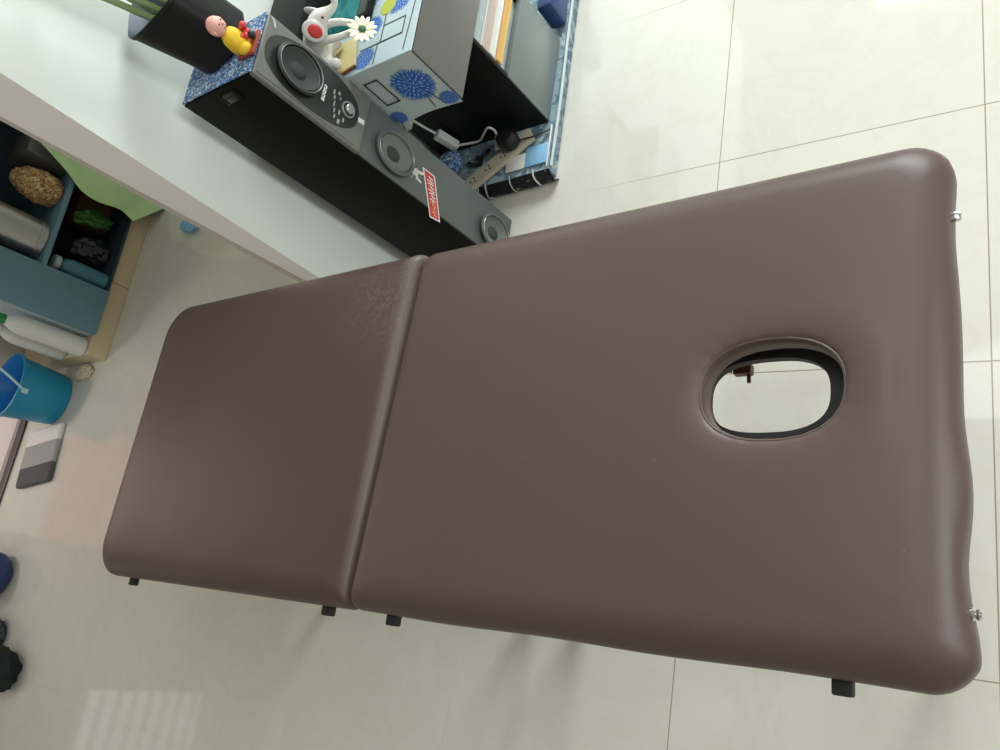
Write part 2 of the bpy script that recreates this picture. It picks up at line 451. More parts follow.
# raised tiled kerb the kitchen unit stands on
b = bmesh.new(); box2(b, (-4.46, .965, 0), (-3.73, 1.345, .093), .003); box2(b, (-4.46, 1.347, 0), (-3.73, 3.2, .093), .003)
struct('trim_3', b, M['plinth'])

# ------------------------------------------------------------------ massage table
TZ = .685
def rrect(x0, x1, y0, y1, r, n=10):
    """r: radii at (x0y0, x1y0, x1y1, x0y1)"""
    pts = []
    for (cx, cy, a0, rr) in ((x0 + r[0], y0 + r[0], PI, r[0]), (x1 - r[1], y0 + r[1], 1.5 * PI, r[1]),
                             (x1 - r[2], y1 - r[2], 0, r[2]), (x0 + r[3], y1 - r[3], .5 * PI, r[3])):
        for k in range(n + 1):
            a = a0 + .5 * PI * k / n
            pts.append((cx + rr * math.cos(a), cy + rr * math.sin(a)))
    out = []                                   # subdivide the long straight runs
    for p, q in zip(pts, pts[1:] + pts[:1]):
        d = math.dist(p, q); k = max(1, int(d / .02))
        for j in range(k): out.append((p[0] + (q[0] - p[0]) * j / k, p[1] + (q[1] - p[1]) * j / k))
    return out

HC, HA, HB, HT = (-.3225, .353), .092, .0675, 0.0
def hole_loop(off, n=72, e=2.35):
    out = []
    for k in range(n):
        t = 2 * PI * k / n; c, s = math.cos(t), math.sin(t)
        out.append((HC[0] + (HA + off) * math.copysign(abs(c) ** (2 / e), c), HC[1] + (HB + off) * math.copysign(abs(s) ** (2 / e), s)))
    return out

def pad(x0, x1, y0, y1, rad, hole, thick, R=.034, wave=False, ra=.052, seam=None, sk=(0, 0, 0, 0)):
    offs = [0, .001, .003, .006, .010, .016, .023, .031, .040, .050, .065]
    def prof(d, x):                               # tighter rounding along the fold than elsewhere
        w = 1 if seam is None else min(1, max(0, (abs(x - seam) - d) / .03)); a = .024 + (ra - .024) * w
        return -R + R * math.sqrt(max(0, 1 - ((a - min(d, a)) / a) ** 2))
    pts, hz, edges = [], [], []
    def add_loop(lp, zs):
        i0 = len(pts); pts.extend(lp); hz.extend(zs)
        for k in range(len(lp)): edges.append((i0 + k, i0 + (k + 1) % len(lp)))
    crown = lambda d: .010 * (1 - math.exp(-d / .05))
    for d in offs:
        rr = [max(min(q, .012) + d * .45, q - d * .4) for q in rad]
        lp = rrect(x0 + d, x1 - d, y0 + d, y1 - d, rr)
        add_loop(lp, [prof(d, p[0]) + crown(d) for p in lp])
    hoffs = [0, .001, .003, .006, .009, .013, .021, .03, .045, .06] if hole else []
    RH = .013
    hprof = lambda d: -RH + math.sqrt(max(0, RH * RH - (RH - min(d, RH)) ** 2))
    for d in hoffs:
        lp = hole_loop(d)
        zz = []
        for k in range(len(lp)):
            wr = .0012 * math.sin(k * 1.9) * math.exp(-d / .02)
            zz.append(.010 + hprof(d) - .0045 * math.exp(-(d / .022) ** 2) + wr * .5)
        add_loop(lp, zz)
    step = .025
    def hd(x, y): return (abs((x - HC[0]) / (HA + .072)) ** 2.3 + abs((y - HC[1]) / (HB + .072)) ** 2.3)
    nx, ny = int((x1 - x0 - .2) / step), int((y1 - y0 - .2) / step)
    for i in range(nx + 1):
        for j in range(ny + 1):
            x, y = x0 + .1 + (x1 - x0 - .2) * i / nx, y0 + .1 + (y1 - y0 - .2) * j / ny
            if hole and hd(x, y) < 1: continue
            d = min(x - x0, x1 - x, y - y0, y1 - y)
            pts.append((x, y)); hz.append(crown(d) + .0012 * noise.noise(Vector((x * 6, y * 6, 0))))
    vv, ee, ff, ov, oe, of = delaunay_2d_cdt([Vector(p) for p in pts], edges, [], 0, 1e-7)
    hgt = []
    for o in ov: hgt.append(hz[o[0]] if o else .010)
    bm = bmesh.new(); V = [bm.verts.new((p.x, p.y, TZ + h)) for p, h in zip(vv, hgt)]
    inner = hole_loop(0)
    def in_hole(p):
        c = False; j = len(inner) - 1
        for i in range(len(inner)):
            a, q = inner[i], inner[j]
            if (a[1] > p[1]) != (q[1] > p[1]) and p[0] < (q[0] - a[0]) * (p[1] - a[1]) / (q[1] - a[1]) + a[0]: c = not c
            j = i
        return c
    for f in ff:
        cx = sum(vv[i].x for i in f) / len(f); cy = sum(vv[i].y for i in f) / len(f)
        if hole and in_hole((cx, cy)): continue
        try: bm.faces.new([V[i] for i in f])
        except ValueError: pass
    bmesh.ops.delete(bm, geom=[v for v in bm.verts if not v.link_faces], context='VERTS')
    bmesh.ops.remove_doubles(bm, verts=bm.verts, dist=1e-6)
    for k in range(3):
        be = [e for e in bm.edges if e.is_boundary]
        if k == 0: keep = be
        r = bmesh.ops.extrude_edge_only(bm, edges=keep)
        nv = [g for g in r['geom'] if isinstance(g, bmesh.types.BMVert)]
        keep = [g for g in r['geom'] if isinstance(g, bmesh.types.BMEdge) and g.is_boundary]
        bmesh.ops.translate(bm, vec=(0, 0, -(thick - R) / 3), verts=nv)
    if wave:                                     # pulled, slightly puckered upholstery on the head end
        for v in bm.verts:
            k = max(0, 1 - (x1 - v.co.x) / .03); lowz = min(1, max(0, (TZ - .004 - v.co.z) / .02))
            v.co.x += k * lowz * ((.0042) * math.sin(v.co.y * 30 + .8) * (.6 + .4 * math.sin(v.co.y * 11)))
            k2 = max(0, 1 - (v.co.y - y0) / .03)
            v.co.y += k2 * lowz * .0012 * math.sin(v.co.x * 17)
    for v in bm.verts:                           # the stuffed pads are a little out of square
        t = (v.co.y - y0) / (y1 - y0); w = min(1, max(0, (v.co.x - x0) / (x1 - x0)))
        w = w ** 3 if hole is False else 1 - (1 - w) ** .4
        v.co.x += (sk[0] + (sk[1] - sk[0]) * t) * (1 - w) + (sk[2] + (sk[3] - sk[2]) * t) * w
    return bm

table = thing('massage_table', 'large folding massage table padded in brown leatherette with an oval face hole', 'massage table')
XS = -1.046
head = obj('head_pad', pad(XS + .0015, -.1015, -.003, .700, (.022, .045, .055, .03), True, .052, wave=True, seam=XS, sk=(-.016, .017, 0, 0)), M['leather'], table, angle=70)
head['label'] = 'longer looking brown pad with the oval face hole'
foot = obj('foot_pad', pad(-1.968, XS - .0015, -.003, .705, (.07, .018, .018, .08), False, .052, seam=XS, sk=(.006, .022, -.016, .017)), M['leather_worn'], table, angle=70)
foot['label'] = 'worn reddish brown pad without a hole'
foot.rotation_euler.z = math.radians(.0)
# black rim under the face hole
b = bmesh.new()
oa = hole_loop(.035)
ia = []
for k in range(72):
    t = 2 * PI * k / 72; c, s_ = math.cos(t), math.sin(t)
    ia.append((-.343 + .085 * math.copysign(abs(c) ** .75, c), .3635 + .055 * math.copysign(abs(s_) ** .75, s_)))
n = len(oa)
zt, zb = TZ - .0535, TZ - .068
vo = [[b.verts.new((p[0], p[1], z)) for p in lp] for lp, z in ((oa, zt), (ia, zt), (ia, zb), (oa, zb))]
for a, q in ((0, 1), (1, 2), (2, 3), (3, 0)):
    for k in range(n): b.faces.new((vo[a][k], vo[a][(k + 1) % n], vo[q][(k + 1) % n], vo[q][k]))
obj('face_hole_rim', b, M['rubber'], table)
b = bmesh.new(); lp = hole_loop(.0045); tube(b, [(p[0], p[1], TZ + .0015) for p in lp + lp[:2]], .0024, 8)
obj('welt', b, M['leather'], table)
# frames of the two halves
for (xa, xb) in ((XS + .02, -.125), (-1.94, XS - .02)):
    b = bmesh.new()
    for y in (.035, .637): box2(b, (xa, y - .014, TZ - .125), (xb, y + .014, TZ - .061), .003)
    for x in (xa + .014, xb - .014): box2(b, (x - .014, .022, TZ - .125), (x + .014, .65, TZ - .061), .003)
    obj('side_frame', b, M['wood'], table)
for x in (-.215, -.96, -1.10, -1.80):
    for y in (.075, .598):
        b = bmesh.new(); sp = .02 if x in (-.215,) else 0
        tube(b, [(x, y, TZ - .07), (x, y, .02)], [.021, .017], 12); obj('leg', b, M['wood'], table)
        b = bmesh.new(); lathe(b, [(0, 0), (.022, 0), (.024, .012), (.019, .025), (0, .025)], T((x, y, 0)), 16); obj('rubber_foot', b, M['rubber'], table)
for x in (-.215, -1.80):
    b = bmesh.new(); box2(b, (x - .012, .075, .22), (x + .012, .598, .26), .003); obj('stretcher', b, M['wood'], table)
b = bmesh.new(); tube(b, [(-.80, .470, TZ - .10), (-.445, .4555, .50)], .0045, 8)
box(b, (-.425, .4535, .503), (.030, .017, .018), .002)
tube(b, [(-.417, .4535, .50), (-.416, .432, .50)], .0035, 8)
o = obj('leg_brace', b, M['wood'], table); o['label'] = 'thin brown brace with a small bolt seen through the hole'
# black corner bumpers along the near side
for x, w in ((-1.840, .018), (-1.148, .023), (-.980, .023), (-.242, .024)):
    b = bmesh.new(); box(b, (x, -.004, TZ - .052), (w, .032, .018), .003); obj('bumper', b, M['rubber'], table)
b = bmesh.new(); lathe(b, [(0, 0), (.007, 0), (.008, .004), (.005, .007), (.0065, .010), (.004, .013), (0, .013)], T((-.107, .086, TZ - .033), (0, PI / 2, 0)), 20)
o = obj('clasp_knob', b, M['chrome'], table); o['label'] = 'small chrome knob on the head end'
b = bmesh.new(); box(b, (-.0985, .583, TZ - .03), (.012, .012, .010), .003); obj('clasp_hook', b, M['chrome'], table)
for y in (.446, .237):
    b = bmesh.new(); box(b, (-.105, y, TZ - .045), (.008, .03, .010), .003); obj('edge_tab', b, M['rubber'], table)

# ------------------------------------------------------------------ tower speaker
SX, Y0, Y1, SD = -1.353, 1.052, 1.212, .262
sp = thing('tower_speaker', 'tall black tower speaker with grey front and three round drivers against the white wall', 'speaker', (0, 0, 0))
b = bmesh.new(); box2(b, (SX - SD, Y0, 0), (SX - .012, Y1, .957), .003); obj('cabinet', b, M['black_vinyl'], sp)
b = bmesh.new(); box2(b, (SX - .014, Y0 + .002, .003), (SX - .006, Y1 - .002, .634), .002); obj('lower_baffle', b, M['grey_dark'], sp)
b = bmesh.new(); box2(b, (SX - .016, Y0 - .001, .634), (SX, Y1 + .001, .958), .006, seg=3)
tube(b, [(SX + .0002, Y0 + .010, .66), (SX + .0002, Y0 + .010, .95)], .0016, 6)
o = obj('upper_front_panel', b, M['grey_front'], sp); o['label'] = 'paler grey upper front panel'
def woofer(y, z, rh, rv, x, mc, dark_ring):
    # surround ring > cone, dust cap
    m = plane_x(x, y, z)
    b = bmesh.new()
    k = 1.0
    lathe(b, [(k * 1.08, -.002), (k * 1.10, .003), (k * 1.02, .006), (k * .97, .004), (k * .93, .0), (k * .9, -.004)], m, 40, 0, rh, rv)
    lathe(b, [(k * 1.0, .0058), (k * .985, .0072), (k * .97, .0058)], m, 40, 1, rh, rv)
    lathe(b, [(k * .91, -.001), (k * .895, .0012), (k * .88, -.001)], m, 40, 1, rh, rv)
    w = obj('woofer', b, [dark_ring, M['silver']], sp)
    b = bmesh.new()
    lathe(b, [(.92, -.003), (.86, .001), (.78, -.002), (.74, -.004), (.38, -.010)], m, 40, 0, rh, rv)
    obj('cone', b, mc, w)
    b = bmesh.new(); lathe(b, [(.40, -.011), (.34, -.007), (.22, -.004), (.1, -.003), (0, -.003)], m, 32, 0, rh, rv)
    obj('dust_cap', b, M['cone'], w)
    return w
# recess behind each driver is hidden: drivers sit on the face
woofer(1.133, .855, .0505, .0615, SX + .012, M['cone'], M['rubber'])
w2 = woofer(1.119, .528, .050, .064, SX + .006, M['cone_light'], M['grey_dark'])
w3 = woofer(1.119, .088, .050, .064, SX + .006, M['cone_light'], M['grey_dark'])
# control panel: long dark teardrop below the big driver
b = bmesh.new(); pts = []
for k in range(48):
    t = 2 * PI * k / 48; c, s = math.cos(t), math.sin(t)
    wz = .152; wy = .068
    pts.append((SX + .0012, 1.134 + wy * math.copysign(abs(c) ** .8, c), .805 + wz * math.copysign(abs(s) ** .9, s) * (.93 if s > 0 else .93)))
poly(b, pts, 0, (-.003, 0, 0)); cp = obj('control_panel', b, M['panel_gloss'], sp, angle=20)
b = bmesh.new(); text_bm(b, 'audio', .020, plane_x(SX + .0018, 1.130, .777, 0), bold=True); obj('logo', b, M['white_ink'], cp)
b = bmesh.new()
for i, (yy, zz, ww, hh) in enumerate(((1.152, .748, .012, .004), (1.140, .744, .010, .004), (1.124, .741, .014, .003), (1.108, .737, .012, .003), (1.094, .733, .010, .004),
                                      (1.158, .733, .009, .006), (1.147, .727, .008, .003), (1.112, .722, .012, .004), (1.088, .719, .012, .007), (1.1, .706, .012, .004))):
    box(b, (SX + .0016, yy, zz), (.0012, ww, hh))
obj('panel_markings', b, M['grey_ink'], cp, smooth=False)
m = plane_x(SX + .0015, 1.135, .699)
b = bmesh.new(); lathe(b, [(.0205, 0), (.0205, .003), (.0165, .003)], m, 32, 0)
lathe(b, [(.012, .002), (.0125, .010), (.010, .012), (0, .012)], m, 32, 0)
o = obj('volume_knob', b, M['silver'], cp); o['label'] = 'silver volume knob'
b = bmesh.new(); box(b, (SX + .0008, 1.134, .653), (.001, .013, .020), rot=(0.15, 0, 0)); obj('white_sticker', b, M['white_ink'], sp, False)
b = bmesh.new(); tube(b, spline([(SX + .0015, 1.205, .952), (SX + .0015, 1.200, .944), (SX + .0015, 1.186, .935)], 5), [.003] * 3 + [.0045] * 7 + [.003], 8, flat=.4)
obj('white_smear', b, M['white_ink'], sp)
# slanted red and white banner with a white emblem at its top
b = bmesh.new()
xf = SX - .0052
A, B_, C_, D_ = (1.028, .357), (1.034, .314), (1.151, .366), (1.150, .418)
poly(b, [(xf, *A), (xf, *B_), (xf, *C_), (xf, *D_)], 0)
def lerp(u, v):
    a = [A[i] + (D_[i] - A[i]) * u for i in (0, 1)]; c = [B_[i] + (C_[i] - B_[i]) * u for i in (0, 1)]
    return (c[0] + (a[0] - c[0]) * v, c[1] + (a[1] - c[1]) * v)
poly(b, [(xf + .0004, *lerp(*q)) for q in ((.03, .1), (.97, .1), (.97, .9), (.03, .9))], 1)
random.seed(3)
for i in range(13):                              # flowing lettering, too small to read
    u = .08 + i * .065; col = 2 if i > 4 else 3
    pts_ = [lerp(u + .012 * math.sin(i * 2 + k), .25 + .5 * k / 3 * (1 if i % 3 else .7)) for k in range(4)]
    tube(b, spline([(xf + .0008, *q) for q in pts_], 3), .0019, 5, col, flat=.4)
tube(b, spline([(xf + .0008, *lerp(.07 + .088 * k, .42 + .14 * (k % 2))) for k in range(10)], 3), .0015, 5, 2, flat=.4)
o = obj('red_banner', b, [M['white_ink'], M['red_ink'], M['white_ink'], M['orange_ink']], sp, False); o['label'] = 'red banner print with white edge and slanted lettering'
b = bmesh.new()
zz0, yy0 = .437, 1.118
for p, q, r in (((-.022, .016), (.006, .0), .004), ((-.004, .024), (-.004, -.004), .004), ((.010, .022), (.004, .0), .004), ((-.018, -.006), (.012, .004), .005),
                ((-.012, -.006), (-.016, -.024), .003), ((.006, 0), (.012, -.026), .004), ((0, 0), (.01, -.012), .005)):
    r *= 1.5
    tube(b, [(xf + .001, yy0 + p[0], zz0 + p[1]), (xf + .001, yy0 + q[0], zz0 + q[1])], [r, r * .6], 6, flat=.3)
obj('emblem', b, M['white_ink'], sp)
b = bmesh.new()                                   # recessed grip slot on the black side; its highlight put in as a paler strip
box(b, (-1.472, Y0 - .0005, .925), (.052, .006, .034), .008, seg=3)
box(b, (-1.472, Y0 - .0032, .920), (.036, .003, .016), .003, seg=2, mi=1)
o = obj('side_slot', b, [M['black_plastic'], M['panel_gloss']], sp)

# cloth and things on top of the speaker
b = bmesh.new()
def topcloth(u, v):
    x = SX - SD + .004 + u * (SD - .006); y = Y0 + .001 + v * (Y1 - Y0 - .002)
    return (x, y, .9605 + .0012 * noise.noise(Vector((x * 30, y * 30, 0))))
cloth_grid(b, topcloth, 24, 16)
r = bmesh.ops.extrude_face_region(b, geom=b.faces[:]); bmesh.ops.translate(b, vec=(0, 0, .003), verts=[g for g in r['geom'] if isinstance(g, bmesh.types.BMVert)])
tag(obj('table_runner', b, M['blue_cloth']), 'small blue and white printed cloth spread on top of the tower speaker', 'cloth')

PZ = .966
pot = thing('potted_bamboo', 'black plastic pot of green bamboo stems standing on the tower speaker', 'plant', (-1.488, 1.176, PZ))
def sq(r, z, n=56, e=3.6, rot=.42):
    cx, cy = -.045 * z / .15, .012 * z / .15; out = []
    for k in range(n):
        t = 2 * PI * k / n; c, s_ = math.cos(t), math.sin(t)
        x, y = r * math.copysign(abs(c) ** (2 / e), c), r * math.copysign(abs(s_) ** (2 / e), s_)
        out.append((cx + x * math.cos(rot) - y * math.sin(rot), cy + x * math.sin(rot) + y * math.cos(rot), z))
    return out
def loft(bm, rings, cap0=False, cap1=False):
    V = [[bm.verts.new(p) for p in r_] for r_ in rings]
    for a, q in zip(V, V[1:]):
        for k in range(len(a)): bm.faces.new((a[k], a[(k + 1) % len(a)], q[(k + 1) % len(a)], q[k]))
    if cap0: bm.faces.new(V[0][::-1])
    if cap1: bm.faces.new(V[-1])
b = bmesh.new()
loft(b, [sq(.066, 0), sq(.071, .004), sq(.073, .04), sq(.078, .09), sq(.084, .150), sq(.0865, .153), sq(.0865, .160), sq(.084, .161)], True)
for q in (8, 22):                                 # folded seams down the corner and the side
    tube(b, [sq(.0715, .006)[q], sq(.0785, .09)[q], sq(.0845, .152)[q]], .0022, 6, 0)
obj('pot', b, M['pot'], pot)
b = bmesh.new(); loft(b, [sq(.084, .161), sq(.079, .14), sq(.072, .10)]); obj('pot_lining', b, M['pot_in'], pot)
b = bmesh.new(); loft(b, [sq(.072, .104), sq(.04, .112)], False, True); obj('soil', b, M['soil'], pot)
random.seed(11)
for i in range(9):
    a = i * 2.4; r0 = .012 + .045 * ((i * 37) % 10) / 10
    p0 = Vector((r0 * .8 * math.cos(a) - .03, r0 * .8 * math.sin(a) + .025, .09))
    d = Vector((-.03 + .05 * random.uniform(-1, 1), -.26 + .10 * random.uniform(-1, 1), 1)).normalized()
    L_ = random.uniform(.42, .55); b = bmesh.new(); pts, rad = [], []
    for k in range(26):
        u = k / 25; pts.append(p0 + d * L_ * u); rad.append(.0075 * (1.16 if k % 5 == 0 else 1))
    tube(b, pts, rad, 10); obj('bamboo_stem', b, M['stem'], pot)
for i in range(7):
    a = 3.4 + i * .5; p0 = Vector((.02 * math.cos(a), .02 * math.sin(a) + .01, .30 + .03 * (i % 3)))
    b = bmesh.new(); L_ = .22 + .03 * (i % 4); dirv = Vector((math.cos(a) * .5, math.sin(a) * .5, .75)).normalized(); side = dirv.cross(Vector((0, 0, 1))).normalized()
    def leaf(u, v):
        w = .014 * math.sin(PI * min(1, u * .97 + .03)) ** .7
        p = p0 + dirv * L_ * u + Vector((0, 0, -.12 * u * u)) + side * w * (v - .5) * 2 + Vector((0, 0, .006 * abs(v - .5)))
        return p
    cloth_grid(b, leaf, 12, 2); obj('leaf', b, M['stem_dark'], pot)

fg = thing('seated_figurine', 'small seated figurine with pink head and yellow wrap at the foot of the plant pot', 'figurine', (-1.384, 1.116, PZ)); fg.scale = (1.1, 1.1, 1.12)
b = bmesh.new(); lumpy(b, (0, 0, .026), (.021, .022, .030), .08, 2, 1); ball(b, (.012, -.01, .012), (.016, .014, .012)); obj('body', b, M['yellow'], fg)
b = bmesh.new(); ball(b, (-.002, .0, .070), (.0185, .018, .020))
ball(b, (.0165, .0, .069), (.004, .003, .003)); ball(b, (0, .018, .069), (.004, .003, .006)); ball(b, (0, -.018, .069), (.004, .003, .006))
tube(b, [(0, 0, .045), (0, 0, .058)], .009, 10)
h = obj('head', b, M['skin'], fg)
b = bmesh.new()
for s in (-1, 1): ball(b, (.0158, s * .006, .074), (.0014, .002, .0012), u=8, v=6)
tube(b, spline([(.0158, -.006, .062), (.0172, 0, .0605), (.0158, .006, .062)], 3), .0008, 5); obj('face_features', b, M['rubber'], h)
b = bmesh.new()
for i in range(9):
    a = i * .7; ball(b, (.014 + .010 * math.cos(a), .016 + .012 * math.sin(a), .022 + .012 * ((i * 3) % 4) / 3), (.008, .008, .007), u=10, v=8)
obj('red_flowers', b, M['red_gloss'], fg)
b = bmesh.new(); box(b, (.010, .004, .004), (.050, .056, .008), .003); obj('base', b, mat('red_brown_base', srgb(150, 62, 44), .6, var=.2, vscale=60), fg)
b = bmesh.new(); ball(b, (.030, .012, .016), (.008, .008, .008)); obj('black_bead', b, M['black_plastic'], fg)

# ------------------------------------------------------------------ stacked cabinets beside the speaker
CX, CY0, CY1, CZ0, CZ1 = -1.15, 1.222, 1.86, .521, .716
up = thing('upper_cabinet', 'grey fronted cabinet box with floral covered side resting on the lower black cabinet', 'cabinet')
b = bmesh.new(); box2(b, (-1.66, CY0, CZ0), (CX - .012, CY1, CZ1 - .004), .002); obj('carcass', b, M['black_paint'], up)
b = bmesh.new(); box2(b, (CX - .011, CY0 + .003, CZ0 + .002), (CX, CY1 - .002, CZ1 - .006), .0015); obj('door', b, M['laminate'], up)

def floral(bm, P, spec_trees, rects, stalks):
    """P(u,v,h) -> point; spiky flower heads, outlined oblongs"""
    random.seed(5)
    for (u0, v0, r) in spec_trees:
        n_ = 46; ring = []
        for k in range(n_ * 2):
            rr = r * (random.uniform(.92, 1.08) if k % 2 == 0 else random.uniform(.74, .84)); a = PI * k / n_
            ring.append(P(u0 + rr * math.cos(a), v0 + rr * .92 * math.sin(a), .0004))
        poly(bm, ring, 2)
        for j in range(4):
            rr = r * (.16 + .22 * j); nn = 6 + 7 * j
            for k in range(nn):
                a = 2 * PI * (k + .5 * (j % 2) + random.uniform(-.25, .25)) / nn
                c, s = math.cos(a), math.sin(a); w = r * random.uniform(.024, .042); ln = r * random.uniform(.08, .13)
                cu, cv = u0 + rr * c, v0 + rr * s * .92
                q = [(-ln, 0), (0, w), (ln, 0), (0, -w)]
                poly(bm, [P(cu + x * c - y * s, cv + (x * s + y * c) * .92, .0008) for x, y in q], 1)
    for (u0, v0, u1, v1, w) in rects:
        for a, b_ in (((u0, v0), (u1, v0)), ((u1, v0), (u1, v1)), ((u1, v1), (u0, v1)), ((u0, v1), (u0, v0))):
            d = Vector((b_[0] - a[0], b_[1] - a[1])).normalized() * w; n_ = Vector((-d.y, d.x))
            A2, B2 = Vector(a) - d, Vector(b_) + d
            poly(bm, [P(*(A2 + n_), .0009), P(*(B2 + n_), .0009), P(*(B2 - n_), .0009), P(*(A2 - n_), .0009)], 3)
    for (u0, v0, u1, v1, w) in stalks:
        d = Vector((u1 - u0, v1 - v0)).normalized(); n_ = Vector((-d.y, d.x)) * w
        A2, B2 = Vector((u0, v0)), Vector((u1, v1))
        poly(bm, [P(*(A2 + n_), .0009), P(*(B2 + n_), .0009), P(*(B2 - n_), .0009), P(*(A2 - n_), .0009)], 3)
cov = thing('floral_cover', 'pale blue oilcloth with spiky blue flowers draped over the upper cabinet', 'cover')
FM = [M['sheet'], M['blue_pale'], M['blue_ink'], M['line_ink']]
b = bmesh.new()
Ys = CY0 - .004
box2(b, (-1.66, Ys, CZ1 - .002), (CX + .002, CY1, CZ1 + .002), .0018)
floral(b, lambda u, v, h: (u, v, CZ1 + .002 + h), [(-1.31, 1.255, .036), (-1.31, 1.345, .042), (-1.225, 1.40, .046), (-1.35, 1.45, .05), (-1.22, 1.52, .05), (-1.45, 1.38, .04), (-1.40, 1.58, .05)],
       [(-1.262, 1.285, -1.190, 1.335, .0016), (-1.36, 1.50, -1.29, 1.53, .0016)], [(-1.33, 1.285, -1.19, 1.285, .0018), (-1.27, 1.285, -1.272, 1.225, .0015), (-1.262, 1.335, -1.262, 1.42, .0015), (-1.175, 1.23, -1.165, 1.40, .0015)])
lathe(b, [(.026, 0), (.024, .0008), (0, .0010)], T((-1.262, 1.395, CZ1 + .0025)), 24, 4)
obj('top_sheet', b, FM + [mat('yellow_green_print', srgb(176, 184, 66), .6)], cov, False)
b = bmesh.new()
def dropside(u, v):
    x = CX + .001 - u * .49; z0 = CZ0 - .001 + .035 * max(0, u - .4) + .006 * math.sin(u * 9)
    if u > .36: z0 -= .028 * math.exp(-((u - .42) / .06) ** 2)
    z = CZ1 + .001 + (z0 - CZ1) * v
    return (x, Ys - .001 - .0008 * math.sin(u * 20) * v, z)
cloth_grid(b, dropside, 30, 6)
floral(b, lambda u, v, h: (u, Ys - .0022 - h, v), [(-1.222, .625, .062), (-1.170, .550, .028), (-1.342, .546, .026), (-1.45, .64, .05)],
       [(-1.336, .596, -1.294, .680, .0022)], [(-1.205, .59, -1.19, .535, .0013), (-1.215, .59, -1.225, .535, .0013), (-1.35, .53, -1.36, .50, .001)])
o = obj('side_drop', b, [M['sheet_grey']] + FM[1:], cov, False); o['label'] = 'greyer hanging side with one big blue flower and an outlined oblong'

LX, LY0, LY1, LZ0 = -1.228, 1.495, 1.802, .0605
lo = thing('lower_cabinet', 'low black sided cabinet with grey drop front and an open slot of papers', 'cabinet')
b = bmesh.new()
box2(b, (-1.66, LY0, LZ0), (LX, LY0 + .014, CZ0 - .001), .001); box2(b, (-1.66, LY1 - .014, LZ0), (LX - .001, LY1, CZ0 - .001), .001)
box2(b, (-1.66, LY0 + .014, LZ0), (-1.645, LY1 - .014, CZ0 - .001)); box2(b, (-1.645, LY0 + .014, LZ0), (LX - .02, LY1 - .014, LZ0 + .015))
box2(b, (-1.645, LY0 + .014, .255), (LX - .02, LY1 - .014, .268)); box2(b, (-1.645, LY0 + .014, CZ0 - .016), (LX - .02, LY1 - .014, CZ0 - .001))
obj('carcass', b, M['black_paint'], lo)
b = bmesh.new(); box2(b, (LX - .016, LY0 + .004, LZ0 + .002), (LX + .004, LY1 + .004, .282), .0015); obj('drop_front', b, M['laminate_blue'], lo)

def folder(name, label, cat, z0, z1, m, x1, y0, y1, pages=None):
    t = thing(name, label, cat, (0, 0, z0), 0, 'papers and folders in the cabinet slot'); h_ = z1 - z0
    b = bmesh.new(); xa, xb = x1 - .30, x1
    box2(b, (xa, y0, 0), (xb, y1, h_ * .12), .0003, seg=1); box2(b, (xa, y0, h_ * .88), (xb, y1, h_ * .998), .0003, seg=1)
    box2(b, (xa, y0, h_ * .1), (xa + .003, y1, h_ * .9))
    obj('cover', b, m, t, False)
    b = bmesh.new(); k = max(3, int(h_ / .003))
    for i in range(k):
        zz = h_ * (.12 + .76 * i / k); box2(b, (xa + .004, y0 + .004, zz), (xb - .003 - .002 * (i % 3), y1 - .004, zz + h_ * .76 / k * .96))
    obj('pages', b, pages or M['paper_white'], t, False); return t
ya, yb = LY0 + .018, LY1 - .018
folder('paper_bundle', 'clear polythene wrapped bundle lowest in the cabinet slot', 'papers', .2685, .315, M['poly'], LX - .018, ya, yb, M['poly'])
folder('folder', 'yellow folder lying on the polythene wrapped bundle in the cabinet slot', 'folder', .3153, .338, M['paper_yellow'], LX + .002, ya + .004, yb - .02, M['paper_yellow'])
folder('folder', 'thin orange folder on top of the yellow folder in the cabinet slot', 'folder', .3383, .347, M['paper_orange'], LX - .002, ya, yb - .01, M['paper_orange'])
folder('paper_stack', 'white stack of paper above the orange folder in the cabinet slot', 'papers', .3473, .372, M['paper_white'], LX, ya + .002, yb)
folder('folder', 'pinkish folder between two white stacks in the cabinet slot', 'folder', .3723, .405, M['paper_pink'], LX - .001, ya, yb - .015, M['paper_pink'])
folder('paper_stack', 'white stack of paper topmost in the cabinet slot', 'papers', .4053, .455, M['paper_white'], LX - .003, ya, yb - .005, M['poly'])

# low platform wrapped in printed plastic
pf = thing('floor_platform', 'low platform on the tiles wrapped in blue printed plastic under the cabinets', 'platform')
b = bmesh.new()
def wrap_top(u, v):
    x = -1.665 + u * .458; y = 1.325 + v * 1.1
    return (x, y, .0572 + .0014 * noise.noise(Vector((x * 25, y * 25, 1))))
cloth_grid(b, wrap_top, 40, 60)
obj('wrapping', b, M['bundle_print'], pf)
b = bmesh.new(); box2(b, (-1.665, 1.33, 0), (-1.212, 2.43, .054), .004); obj('board', b, M['bundle_print'], pf)
b = bmesh.new()
def wrap_front(u, v):
    x = -1.50 + u * .30; a = v * PI / 2
    cr = .006 * noise.fractal(Vector((x * 22, v * 3, 2)), 1, 2, 3)
    return (x, 1.322 - .018 * math.sin(PI * v) + cr, .058 * (1 - v) + .001)
cloth_grid(b, wrap_front, 60, 8); obj('crumpled_front', b, M['bundle_black'], pf)
for i in range(4):
    x = (-1.475, -1.445, -1.35, -1.262)[i]; b = bmesh.new()
    tube(b, spline([(x, 1.334, .0612), (x + .004, 1.308, .054), (x - .008 + .006 * i, 1.2985, .030), (x + .006, 1.304, .012)], 4), [.002 + .001 * (i % 2)] * 13, 5, flat=.35)
    obj('torn_tape', b, M['white_ink'], pf)
